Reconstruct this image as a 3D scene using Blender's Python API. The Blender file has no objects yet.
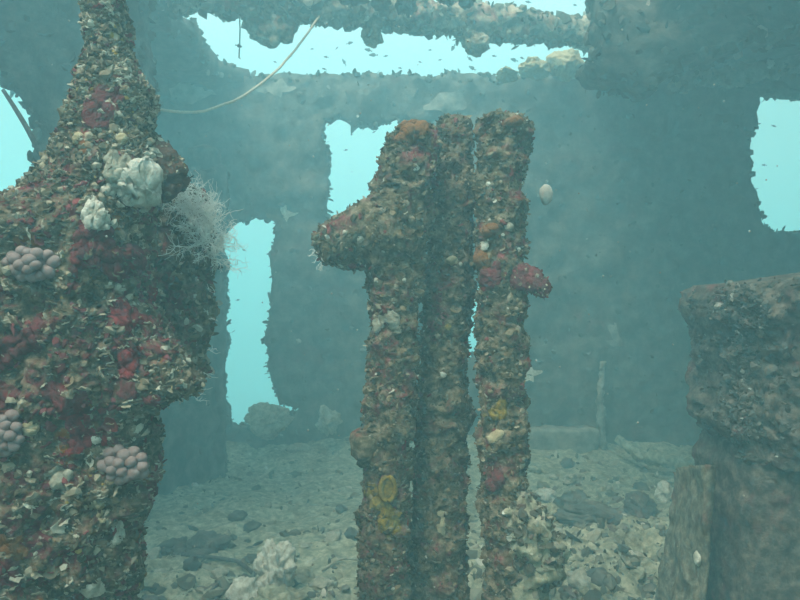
import bpy, bmesh, math, random
import numpy as np
from mathutils import Vector, Matrix
from mathutils.geometry import delaunay_2d_cdt

SC = bpy.context.scene
COL = SC.collection
random.seed(7)
RNG = np.random.default_rng(11)

# ------------------------------------------------------------------ camera, water light, exposure
CAMZ, F = 1.29, 700.0
cam = bpy.data.cameras.new('camera'); cam.sensor_width = 36.0; cam.lens = 36.0 * F / 800.0
cam.clip_start = 0.02; cam.clip_end = 200
camo = bpy.data.objects.new('camera', cam); COL.objects.link(camo)
camo.location = (0, 0, CAMZ); camo.rotation_euler = (math.pi / 2, 0, 0)
SC.camera = camo

SKY_LOW = (0.36, 0.77, 0.88, 1)      # open water seen sideways
SKY_UP = (1.30, 1.02, 1.06, 1)         # towards the surface
SKY_STRENGTH = 1.32
SUN_STRENGTH = 9.5
SCATTER, ABSORB = 0.12, 0.07
WATER_SCATTER, WATER_ABSORB = (0.42, 0.86, 1.0, 1), (0.20, 0.955, 0.997, 1)
w = bpy.data.worlds.new('open_water'); SC.world = w; w.use_nodes = True
nt = w.node_tree; nt.nodes.clear()
o_ = nt.nodes.new('ShaderNodeOutputWorld'); bg = nt.nodes.new('ShaderNodeBackground')
tc = nt.nodes.new('ShaderNodeTexCoord'); sx = nt.nodes.new('ShaderNodeSeparateXYZ'); cr = nt.nodes.new('ShaderNodeValToRGB')
mr = nt.nodes.new('ShaderNodeMapRange'); mr.inputs[1].default_value = -1.0; mr.inputs[2].default_value = 1.0
cr.color_ramp.elements[0].position = 0.30; cr.color_ramp.elements[0].color = (0.10, 0.30, 0.32, 1)
cr.color_ramp.elements[1].position = 0.76; cr.color_ramp.elements[1].color = SKY_UP
e = cr.color_ramp.elements.new(0.52); e.color = SKY_LOW
nt.links.new(tc.outputs['Generated'], sx.inputs[0]); nt.links.new(sx.outputs['Z'], mr.inputs[0])
nt.links.new(mr.outputs[0], cr.inputs[0]); nt.links.new(cr.outputs[0], bg.inputs[0])
bg.inputs[1].default_value = SKY_STRENGTH; nt.links.new(bg.outputs[0], o_.inputs[0])

sl = bpy.data.lights.new('sun', 'SUN'); sl.energy = SUN_STRENGTH; sl.angle = math.radians(28); sl.color = (1.0, 0.90, 0.80)
so = bpy.data.objects.new('sun', sl); COL.objects.link(so); so.rotation_euler = (math.radians(28), math.radians(-20), 0)

vs = SC.view_settings
vs.view_transform = 'Standard'; vs.look = 'None'; vs.gamma = 1.0; vs.use_curve_mapping = False
vs.exposure = -0.06
SC.cycles.use_denoising = True
SC.cycles.volume_bounces = 3
SC.cycles.max_bounces = 8
SC.cycles.diffuse_bounces = 3

# ------------------------------------------------------------------ helpers
def P(px, py, d):
    """a point of the place: seen at (px, py) from the camera, d metres in front of it"""
    return Vector(((px - 400) / F * d, d, CAMZ + (300 - py) / F * d))

def tag(o, label=None, cat=None, group=None, kind=None):
    if label: o['label'] = label
    if cat: o['category'] = cat
    if group: o['group'] = group
    if kind: o['kind'] = kind
    return o

def empty(name, loc):
    o = bpy.data.objects.new(name, None); COL.objects.link(o); o.location = loc; o.empty_display_size = 0.1
    bpy.context.view_layer.update()
    return o

def mesh_np(name, V, quads=None, tris=None, smooth=True, attr=None):
    """fast mesh from numpy arrays"""
    me = bpy.data.meshes.new(name)
    V = np.asarray(V, dtype=np.float32)
    nq = 0 if quads is None else len(quads); ntr = 0 if tris is None else len(tris)
    me.vertices.add(len(V)); me.vertices.foreach_set('co', V.ravel())
    me.loops.add(nq * 4 + ntr * 3); me.polygons.add(nq + ntr)
    li = []; st = []; tot = []
    if nq:
        li.append(np.asarray(quads, np.int32).ravel()); st.append(np.arange(nq) * 4); tot.append(np.full(nq, 4))
    if ntr:
        li.append(np.asarray(tris, np.int32).ravel()); st.append(nq * 4 + np.arange(ntr) * 3); tot.append(np.full(ntr, 3))
    me.loops.foreach_set('vertex_index', np.concatenate(li).astype(np.int32))
    me.polygons.foreach_set('loop_start', np.concatenate(st).astype(np.int32))
    me.polygons.foreach_set('loop_total', np.concatenate(tot).astype(np.int32))
    me.polygons.foreach_set('use_smooth', np.full(nq + ntr, smooth))
    if attr is not None:
        a = me.attributes.new('tint', 'FLOAT', 'POINT'); a.data.foreach_set('value', np.asarray(attr, np.float32))
    me.update(calc_edges=True); me.validate()
    return me

def link(name, me, mat, parent=None):
    o = bpy.data.objects.new(name, me); COL.objects.link(o)
    if mat and not me.materials: me.materials.append(mat)
    if parent:
        o.parent = parent; o.matrix_parent_inverse = parent.matrix_world.inverted()
    return o

# ---- noise
def _h(ix, iy, iz, seed):
    n = (ix.astype(np.int64) * 374761393 + iy.astype(np.int64) * 668265263 + iz.astype(np.int64) * 2147483647 + seed * 974634777) & 0xFFFFFFFF
    n = ((n ^ (n >> 13)) * 1274126177) & 0xFFFFFFFF
    n = ((n ^ (n >> 16)) * 2246822519) & 0xFFFFFFFF
    return ((n ^ (n >> 15)) & 0xFFFFFF).astype(np.float64) / 0xFFFFFF

def vnoise(p, f, seed=0):
    q = p * f; i = np.floor(q).astype(np.int64); t = q - i; t = t * t * t * (t * (t * 6 - 15) + 10)
    r = 0
    for dx in (0, 1):
        for dy in (0, 1):
            for dz in (0, 1):
                wt = (t[:, 0] if dx else 1 - t[:, 0]) * (t[:, 1] if dy else 1 - t[:, 1]) * (t[:, 2] if dz else 1 - t[:, 2])
                r = r + wt * _h(i[:, 0] + dx, i[:, 1] + dy, i[:, 2] + dz, seed)
    return r * 2 - 1

def fbm(p, f, oct=4, seed=0, gain=0.5):
    r = 0; a = 1
    for k in range(oct):
        r = r + a * vnoise(p + k * 13.7, f, seed + k); f *= 2.03; a *= gain
    return r

def lumps(p, f, seed=0):
    """rounded knobs: 1 at a cell's centre, 0 between the cells"""
    q = p * f; i = np.floor(q).astype(np.int64); best = np.full(len(p), 9.0)
    for dx in (-1, 0, 1):
        for dy in (-1, 0, 1):
            for dz in (-1, 0, 1):
                c = i + np.array([dx, dy, dz])
                fx = c[:, 0] + _h(c[:, 0], c[:, 1], c[:, 2], seed); fy = c[:, 1] + _h(c[:, 0], c[:, 1], c[:, 2], seed + 1)
                fz = c[:, 2] + _h(c[:, 0], c[:, 1], c[:, 2], seed + 2)
                best = np.minimum(best, (q[:, 0] - fx) ** 2 + (q[:, 1] - fy) ** 2 + (q[:, 2] - fz) ** 2)
    return np.sqrt(np.clip(1 - best, 0, 1))

# ------------------------------------------------------------------ materials
def _mat(name, rough=0.95):
    m = bpy.data.materials.new(name); m.use_nodes = True; t = m.node_tree
    b = t.nodes['Principled BSDF']; b.inputs['Roughness'].default_value = rough
    b.inputs['Specular IOR Level'].default_value = 0.12
    return m, t, b

def node_noise(t, scale, detail=5, rough=0.6, seed=0.0):
    g = t.nodes.new('ShaderNodeNewGeometry'); mp = t.nodes.new('ShaderNodeMapping'); mp.inputs['Location'].default_value = (seed, seed * 1.7, -seed)
    n = t.nodes.new('ShaderNodeTexNoise'); n.inputs['Scale'].default_value = scale; n.inputs['Detail'].default_value = detail; n.inputs['Roughness'].default_value = rough
    t.links.new(g.outputs['Position'], mp.inputs[0]); t.links.new(mp.outputs[0], n.inputs['Vector'])
    return n.outputs['Fac']

def ramp(t, fac, stops, interp='LINEAR'):
    r = t.nodes.new('ShaderNodeValToRGB'); r.color_ramp.interpolation = interp
    while len(r.color_ramp.elements) < len(stops): r.color_ramp.elements.new(0.5)
    for e, (p, c) in zip(r.color_ramp.elements, stops):
        e.position = p; e.color = (c[0], c[1], c[2], 1) if not isinstance(c, (int, float)) else (c, c, c, 1)
    t.links.new(fac, r.inputs[0]); return r.outputs[0]

def mixc(t, fac, a, b):
    n = t.nodes.new('ShaderNodeMix'); n.data_type = 'RGBA'
    if isinstance(fac, (int, float)): n.inputs[0].default_value = fac
    else: t.links.new(fac, n.inputs[0])
    for s, v in ((6, a), (7, b)):
        if isinstance(v, tuple): n.inputs[s].default_value = (*v, 1)
        else: t.links.new(v, n.inputs[s])
    return n.outputs[2]

def bump(t, b, fac, strength=0.6, dist=0.01):
    n = t.nodes.new('ShaderNodeBump'); n.inputs['Strength'].default_value = strength; n.inputs['Distance'].default_value = dist
    t.links.new(fac, n.inputs['Height']); t.links.new(n.outputs[0], b.inputs['Normal'])

def crust_material(name, turf, tan, red, red_amount=0.5, fine=38.0, pale=(0.62, 0.62, 0.52), seed=0.0, orange=None, pale_at=0.70):
    """iron under turf algae, coralline pinks, silt and pale calcareous specks"""
    m, t, b = _mat(name)
    base = ramp(t, node_noise(t, fine, 6, 0.7, seed), [(0.30, tuple(c * 0.35 for c in turf)), (0.47, turf), (0.62, tan), (0.80, tuple(min(1, c * 1.5) for c in tan))])
    rm = ramp(t, node_noise(t, fine * 0.17, 4, 0.75, seed + 3.1), [(0.60 - 0.22 * red_amount, 0.0), (0.72 - 0.22 * red_amount, 1.0)])
    rc = ramp(t, node_noise(t, fine * 1.3, 4, 0.7, seed + 8.0), [(0.3, tuple(c * 0.4 for c in red)), (0.52, red), (0.75, tuple(min(1, c * 1.9 + 0.05) for c in red))])
    rm2 = ramp(t, node_noise(t, fine * 0.6, 3, 0.7, seed + 12.0), [(0.42, 0.0), (0.56, 1.0)])
    mu = t.nodes.new('ShaderNodeMath'); mu.operation = 'MULTIPLY'; t.links.new(rm, mu.inputs[0]); t.links.new(rm2, mu.inputs[1])
    c = mixc(t, mu.outputs[0], base, rc)
    if orange:
        om = ramp(t, node_noise(t, fine * 0.22, 3, 0.6, seed + 21.0), [(0.63, 0.0), (0.69, 1.0)])
        c = mixc(t, om, c, orange)
    pm = ramp(t, node_noise(t, fine * 0.8, 3, 0.65, seed + 17.0), [(pale_at - 0.04, 0.0), (pale_at + 0.04, 1.0)])
    c = mixc(t, pm, c, pale)
    t.links.new(c, b.inputs['Base Color'])
    bump(t, b, node_noise(t, fine * 2.4, 6, 0.75, seed), 0.9, 0.012)
    return m

def tint_material(name, stops, fine=60, vary=0.35):
    """each growth takes its own colour from the list"""
    m, t, b = _mat(name)
    a = t.nodes.new('ShaderNodeAttribute'); a.attribute_name = 'tint'
    c = ramp(t, a.outputs['Fac'], stops, 'CONSTANT')
    d = ramp(t, node_noise(t, fine, 4, 0.7), [(0.3, 1 - vary), (0.7, 1.0)])
    mx = t.nodes.new('ShaderNodeMix'); mx.data_type = 'RGBA'; mx.blend_type = 'MULTIPLY'; mx.inputs[0].default_value = 1
    t.links.new(c, mx.inputs[6]); t.links.new(d, mx.inputs[7]); t.links.new(mx.outputs[2], b.inputs['Base Color'])
    bump(t, b, node_noise(t, fine * 3, 4, 0.7), 0.5, 0.006)
    return m

def plain(name, c1, c2, scale=60, rough=0.9, b_s=0.5, b_d=0.006):
    m, t, b = _mat(name, rough)
    t.links.new(ramp(t, node_noise(t, scale, 5, 0.65), [(0.35, c1), (0.65, c2)]), b.inputs['Base Color'])
    bump(t, b, node_noise(t, scale * 2, 5, 0.7), b_s, b_d)
    return m

M = {}
M['pillar'] = crust_material('encrusted_iron', (0.105, 0.10, 0.065), (0.28, 0.225, 0.155), (0.20, 0.05, 0.06), 0.7, 40, seed=1, orange=(0.30, 0.12, 0.03))
M['post'] = crust_material('turf_iron', (0.115, 0.105, 0.065), (0.28, 0.235, 0.16), (0.19, 0.055, 0.055), 0.5, 42, seed=5, pale_at=0.73)
M['wall'] = crust_material('hull_plate', (0.075, 0.08, 0.07), (0.15, 0.145, 0.12), (0.10, 0.05, 0.045), 0.2, 9, pale=(0.30, 0.31, 0.28), seed=9, pale_at=0.76)
M['block'] = crust_material('dark_machinery', (0.075, 0.072, 0.06), (0.17, 0.15, 0.12), (0.12, 0.05, 0.045), 0.3, 26, seed=13, pale_at=0.76)
M['beam'] = crust_material('beam_growth', (0.22, 0.19, 0.14), (0.50, 0.42, 0.32), (0.26, 0.11, 0.09), 0.4, 16, seed=17, pale_at=0.72)
M['floor'] = crust_material('silt', (0.25, 0.26, 0.185), (0.44, 0.44, 0.33), (0.19, 0.18, 0.12), 0.6, 22, pale=(0.55, 0.55, 0.46), seed=23, pale_at=0.74)
M['silted'] = crust_material('silted_plate', (0.13, 0.125, 0.09), (0.25, 0.235, 0.18), (0.14, 0.08, 0.06), 0.3, 30, seed=29, pale_at=0.75)
M['growth'] = tint_material('mixed_growth', [(0.0, (0.09, 0.088, 0.058)), (0.22, (0.25, 0.21, 0.145)), (0.42, (0.15, 0.14, 0.095)), (0.56, (0.24, 0.07, 0.075)), (0.65, (0.38, 0.34, 0.25)), (0.80, (0.15, 0.05, 0.05)), (0.86, (0.50, 0.49, 0.40)), (0.975, (0.36, 0.27, 0.08))])
M['turf'] = tint_material('turf_growth', [(0.0, (0.08, 0.078, 0.05)), (0.34, (0.23, 0.195, 0.125)), (0.58, (0.14, 0.13, 0.08)), (0.80, (0.32, 0.28, 0.20)), (0.91, (0.20, 0.06, 0.055)), (0.965, (0.55, 0.55, 0.48))])
M['hull_growth'] = tint_material('hull_growth', [(0.0, (0.06, 0.065, 0.052)), (0.5, (0.11, 0.11, 0.092)), (0.84, (0.17, 0.16, 0.135)), (0.97, (0.36, 0.36, 0.32))])
M['rubble'] = tint_material('rubble_growth', [(0.0, (0.085, 0.085, 0.065)), (0.42, (0.19, 0.185, 0.14)), (0.68, (0.32, 0.31, 0.24)), (0.86, (0.15, 0.12, 0.10)), (0.955, (0.62, 0.62, 0.55))], 30)
M['white'] = plain('white_sponge', (0.34, 0.34, 0.27), (0.70, 0.69, 0.61), 45, .9, .9, .01)
M['cream'] = plain('cream_sponge', (0.28, 0.24, 0.14), (0.50, 0.44, 0.29), 45, .9, .9, .01)
M['yellow'] = plain('yellow_sponge', (0.15, 0.12, 0.035), (0.34, 0.245, 0.045), 90, .9, .9, .008)
M['orange'] = plain('orange_sponge', (0.16, 0.085, 0.04), (0.28, 0.14, 0.06), 80, .9, .9, .01)
M['red'] = plain('red_sponge', (0.10, 0.03, 0.03), (0.30, 0.05, 0.055), 75, .9, .9, .01)
M['maroon'] = plain('maroon_sponge', (0.09, 0.05, 0.04), (0.20, 0.045, 0.055), 75, .9, .9, .01)
M['coral'] = plain('lobed_coral', (0.20, 0.155, 0.148), (0.275, 0.215, 0.205), 90, 0.7, 0.2)
M['stone'] = plain('pale_stone', (0.20, 0.20, 0.155), (0.42, 0.41, 0.33), 30, .9, .9, .012)
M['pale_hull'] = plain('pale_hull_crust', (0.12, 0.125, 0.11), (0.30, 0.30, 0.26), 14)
M['hydroid'] = plain('hydroid', (0.70, 0.72, 0.66), (0.85, 0.86, 0.82), 50)
M['fish'] = plain('dark_fish', (0.03, 0.035, 0.04), (0.06, 0.065, 0.07), 40, 0.5)
M['rope'] = plain('frayed_rope', (0.42, 0.36, 0.27), (0.58, 0.50, 0.40), 80)
M['rod'] = plain('black_rod', (0.04, 0.04, 0.04), (0.10, 0.10, 0.09), 60)
M['jelly'] = plain('drifting_jelly', (0.28, 0.29, 0.26), (0.38, 0.38, 0.34), 30)

# ------------------------------------------------------------------ shape builders
def interp_profile(prof, ys):
    a = np.array(prof, float); return np.stack([np.interp(ys, a[:, 0], a[:, k]) for k in range(1, a.shape[1])], 1)

def pillar_mesh(prof, d, thick, res, amp, knob, seed, sq=2.6, big=0.0, wob=0.0, depth_fn=None):
    """upright encrusted solid. prof rows: image height, left, right at depth d; thick = depth of the solid / its width"""
    y0, y1 = prof[0][0], prof[-1][0]
    m = max(8, int((y1 - y0) / F * d / res)); ys = np.linspace(y0, y1, m)
    lr = interp_profile(prof, ys)
    cx = ((lr[:, 0] + lr[:, 1]) / 2 - 400) / F * d; hw = (lr[:, 1] - lr[:, 0]) / 2 / F * d
    z = CAMZ + (300 - ys) / F * d
    hd = thick(z, hw) if callable(thick) else np.minimum(hw * thick, 0.4)
    per = 4.0 * (hw.max() + hd.max()) * 0.85; n = max(16, int(per / res))
    th = np.linspace(0, 2 * np.pi, n, endpoint=False); c, s = np.cos(th), np.sin(th)
    sxp = np.sign(c) * np.abs(c) ** (2 / sq); syp = np.sign(s) * np.abs(s) ** (2 / sq)
    X = cx[:, None] + hw[:, None] * sxp[None]; Y = d + (hd[:, None] * syp[None]) + (depth_fn(z)[:, None] if depth_fn else 0); Z = np.repeat(z[:, None], n, 1)
    V = np.stack([X, Y, Z], 2).reshape(-1, 3)
    nx = (sxp[None] / np.maximum(hw, 0.01)[:, None]); ny = syp[None] / np.maximum(hd, 0.01)[:, None]
    ln = np.sqrt(nx ** 2 + ny ** 2) + 1e-9; N = np.stack([nx / ln, ny / ln, np.zeros_like(nx)], 2).reshape(-1, 3)
    idx = np.arange(m * n).reshape(m, n); r = np.roll(idx, -1, 1)
    Q = np.stack([idx[:-1], idx[1:], r[1:], r[:-1]], -1).reshape(-1, 4)
    # caps
    cap = []
    for row in (0, m - 1):
        V = np.vstack([V, V[idx[row]].mean(0) + np.array([0, 0, 0.25 * hw[row] if row == 0 else 0])]); N = np.vstack([N, [[0, 0, 1 if row == 0 else -1]]])
        k = len(V) - 1; a = idx[row]; bq = r[row]
        cap.append(np.stack([a, bq, np.full(n, k)], 1) if row == 0 else np.stack([bq, a, np.full(n, k)], 1))
    T = np.vstack(cap)
    sc = np.concatenate([np.repeat(np.clip(hw / hw.max(), .25, 1), n), [1, 1]]) ** .6
    V0 = V; V1 = crust(V, N, amp, knob, seed, big) ; V = V0 + (V1 - V0) * sc[:, None]
    return V, Q, T, N

def crust(V, N, amp, knob, seed, big=0.0):
    f1 = fbm(V, 7, 3, seed) * big if big else 0
    f = 0.18 / max(knob, 1e-4)
    f2 = fbm(V, 18, 5, seed + 20, 0.6) * amp
    f3 = (lumps(V, min(60, 0.45 / knob), seed + 40) - 0.62) * knob * 1.05
    f4 = (lumps(V + 3.3, min(120, 1.0 / knob), seed + 60) - 0.55) * knob * 0.6 + np.minimum(fbm(V, 75, 2, seed + 70), 0.25) * knob * 0.35
    gate = np.clip(fbm(V, 9, 2, seed + 80) + 0.7, 0.35, 1.4)
    out = V + N * (f1 + f2 + (f3 + f4) * gate)[:, None]
    side = np.stack([vnoise(V, 30, seed + 90), vnoise(V, 30, seed + 91), vnoise(V, 30, seed + 92)], 1) * (amp * 0.6)
    return out + side

ICO = {}
def ico(level):
    if level not in ICO:
        bm = bmesh.new(); bmesh.ops.create_icosphere(bm, subdivisions=level, radius=1.0)
        bm.verts.ensure_lookup_table()
        ICO[level] = (np.array([v.co[:] for v in bm.verts]), np.array([[v.index for v in f.verts] for f in bm.faces])); bm.free()
    return ICO[level]

def rot_to(N, rng):
    """matrices whose z column is N, spun at random"""
    n = len(N); N = N / (np.linalg.norm(N, axis=1, keepdims=True) + 1e-9)
    a = rng.normal(size=(n, 3)); u = np.cross(N, a); u /= (np.linalg.norm(u, axis=1, keepdims=True) + 1e-9); v = np.cross(N, u)
    return np.stack([u, v, N], 2)

def flake_template():
    # a small curled leaf
    pts = []; q = []
    for i, (t, wd) in enumerate([(0, .25), (.4, .6), (.75, .5), (1.0, .12)]):
        for s in (-1, 1): pts.append((s * wd * .5, 0.35 * t * t, t))
    for i in range(3): q += [(2 * i, 2 * i + 1, 2 * i + 3), (2 * i, 2 * i + 3, 2 * i + 2)]
    return np.array(pts), np.array(q)

def cup_template(n=9):
    pts = [(0, 0, 0.12)]; q = []
    for r, z in ((0.62, 0.22), (1.0, 0.42), (1.0, 0.30), (0.55, -0.05)):
        for k in range(n):
            a = 2 * math.pi * k / n; w_ = 1 + 0.16 * math.sin(3 * a + 1) + 0.1 * math.sin(5 * a)
            pts.append((r * w_ * math.cos(a), r * w_ * math.sin(a), z))
    for k in range(n):
        k2 = (k + 1) % n; q.append((0, 1 + k, 1 + k2))
        for ring in range(3):
            a, b = 1 + ring * n, 1 + (ring + 1) * n
            q += [(a + k, b + k, b + k2), (a + k, b + k2, a + k2)]
    return np.array(pts), np.array(q)

def shelf_template():
    # a ruffled little bracket: grows outwards, spreads sideways, has thickness
    pts = []; q = []; n = 7
    for k in range(n):
        a = math.pi * (k / (n - 1)); r = 1 + .18 * math.sin(4 * a + .6)
        for zz in (-.09, .09): pts.append((-math.cos(a) * r * .95, .16 * math.sin(5 * a) + zz, .95 * math.sin(a) * r))
    for k in range(n): pts.append((-math.cos(math.pi * k / (n - 1)) * .45, .13, .05)); pts.append((-math.cos(math.pi * k / (n - 1)) * .45, -.2, .05))
    for k in range(n - 1):
        a, b, c, d = 2 * k, 2 * k + 2, 2 * n + 2 * k, 2 * n + 2 * k + 2
        q += [(a, b, b + 1), (a, b + 1, a + 1), (a + 1, b + 1, d), (a + 1, d, c), (b, a, c + 1), (b, c + 1, d + 1)]
    return np.array(pts), np.array(q)

def scatter(pts, nrm, tmpl, smin, smax, rng, flat=1.0, jitter=0.5, sink=0.2, rough=0.0, power=2.0, tintfn=None, shelf=False):
    """many small growths on a surface, as one mesh with a colour value for each"""
    tv, tf = tmpl; n = len(pts)
    N = nrm + rng.normal(size=(n, 3)) * jitter; R = rot_to(N, rng)
    if shelf:
        N = nrm * 1.2 + rng.normal(size=(n, 3)) * jitter + np.array([0, 0, .35]); N /= np.linalg.norm(N, axis=1, keepdims=True) + 1e-9
        upv = np.array([0, 0, 1.0]) + rng.normal(size=(n, 3)) * .35; u = np.cross(upv, N); u /= np.linalg.norm(u, axis=1, keepdims=True) + 1e-9
        R = np.stack([u, np.cross(N, u), N], 2)
    s = smin + (smax - smin) * rng.random(n) ** power
    sc = np.stack([s * rng.uniform(.7, 1.3, n), s * rng.uniform(.7, 1.3, n), s * flat * rng.uniform(.7, 1.3, n)], 1)
    L = tv[None] * sc[:, None, :]
    if rough: L = L * (1 + rng.normal(size=(n, len(tv), 1)) * rough)
    W = np.einsum('nij,nkj->nki', R, L) + (pts - nrm * (s * sink)[:, None])[:, None, :]
    Fc = (tf[None] + (np.arange(n) * len(tv))[:, None, None]).reshape(-1, 3)
    tn = rng.random(n) if tintfn is None else tintfn(pts, rng)
    return W.reshape(-1, 3), Fc, np.repeat(tn, len(tv))

def join_parts(parts):
    V = []; Fc = []; T = []; k = 0
    for v, f, t in parts:
        V.append(v); Fc.append(f + k); T.append(t); k += len(v)
    return np.vstack(V), np.vstack(Fc), np.concatenate(T)

def mesh_normals(V, Q=None, T=None):
    N = np.zeros_like(V)
    for fc in (Q, T):
        if fc is None or not len(fc): continue
        a, b, c = V[fc[:, 0]], V[fc[:, 1]], V[fc[:, 2]]
        fn = np.cross(b - a, c - a)
        for k in range(fc.shape[1]): np.add.at(N, fc[:, k], fn)
    return N / (np.linalg.norm(N, axis=1, keepdims=True) + 1e-12)

def growth_on(name, V, N, n, mat, parent, seed, smin=.004, smax=.016, weights=None, flakes=0.45, cups=0.12, power=2.0, tintfn=None, fl=(0.008, 0.02), shelves=0, sh=(.005, .016), shtint=None):
    rng = np.random.default_rng(seed)
    p = None if weights is None else weights / weights.sum()
    parts = []
    na = int(n * (1 - flakes - cups)); nb = int(n * flakes); nc = int(n * cups)
    for cnt, tm, kw in ((na, ico(1), dict(smin=smin, smax=smax, flat=0.75, rough=0.16, sink=0.15, power=power)),
                        (nb, flake_template(), dict(smin=fl[0], smax=fl[1], flat=1.0, jitter=0.9, sink=0.1, power=1.3)),
                        (nc, cup_template(), dict(smin=smin * 1.2, smax=smax * 1.1, flat=0.8, rough=0.08, jitter=0.45, sink=0.1, power=power))):
        if cnt < 1: continue
        i = rng.choice(len(V), cnt, p=p); parts.append(scatter(V[i], N[i], tm, rng=rng, tintfn=tintfn, **kw))
    if shelves:
        i = rng.choice(len(V), shelves, p=p); parts.append(scatter(V[i], N[i], shelf_template(), sh[0], sh[1], rng, 1.0, .35, .15, .05, 1.8, shtint or tintfn, True))
    v, f, t = join_parts(parts)
    o = link(name, mesh_np(name, v, tris=f, smooth=False, attr=t), mat, parent); o['kind'] = 'stuff'
    return o

def blob_mesh(name, c, r, seed, amp=0.18, knob=0.0, level=4, freq=None, fine=0.0):
    tv, tf = ico(level); r = np.array(r if hasattr(r, '__len__') else (r, r, r), float)
    f = freq or 1.1
    d = 1 + amp * fbm(tv * f + seed * 3.7, 1.3, 4, seed)
    if knob: d = d + knob * (lumps(tv + seed, 3.2, seed) - 0.5)
    V = tv * d[:, None] * r
    if fine:
        q = float(np.mean(r)); V = crust(V + seed * .37, tv, .07 * q * fine, .24 * q * fine, seed) - seed * .37
    return mesh_np(name, V + np.array(c), tris=tf, smooth=True)

def tube(path, rad, n=8, cap=True):
    """a tube along points with a radius for each"""
    path = np.asarray(path, float); m = len(path); rad = np.broadcast_to(np.asarray(rad, float), (m,))
    tg = np.gradient(path, axis=0); tg /= np.linalg.norm(tg, axis=1, keepdims=True) + 1e-9
    up = np.array([0, 0, 1.0]) if abs(tg[0][2]) < 0.9 else np.array([1.0, 0, 0])
    V = []
    for k in range(m):
        u = np.cross(tg[k], up); u /= np.linalg.norm(u) + 1e-9; v = np.cross(tg[k], u)
        for j in range(n):
            a = 2 * math.pi * j / n; V.append(path[k] + rad[k] * (math.cos(a) * u + math.sin(a) * v))
    V = np.array(V); idx = np.arange(m * n).reshape(m, n); r = np.roll(idx, -1, 1)
    T = np.concatenate([np.stack([idx[:-1], r[:-1], r[1:]], -1).reshape(-1, 3), np.stack([idx[:-1], r[1:], idx[1:]], -1).reshape(-1, 3)])
    if cap:
        V = np.vstack([V, path[0], path[-1]]); a, b = len(V) - 2, len(V) - 1
        T = np.vstack([T, np.stack([r[0], idx[0], np.full(n, a)], 1), np.stack([idx[-1], r[-1], np.full(n, b)], 1)])
    return V, T

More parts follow.
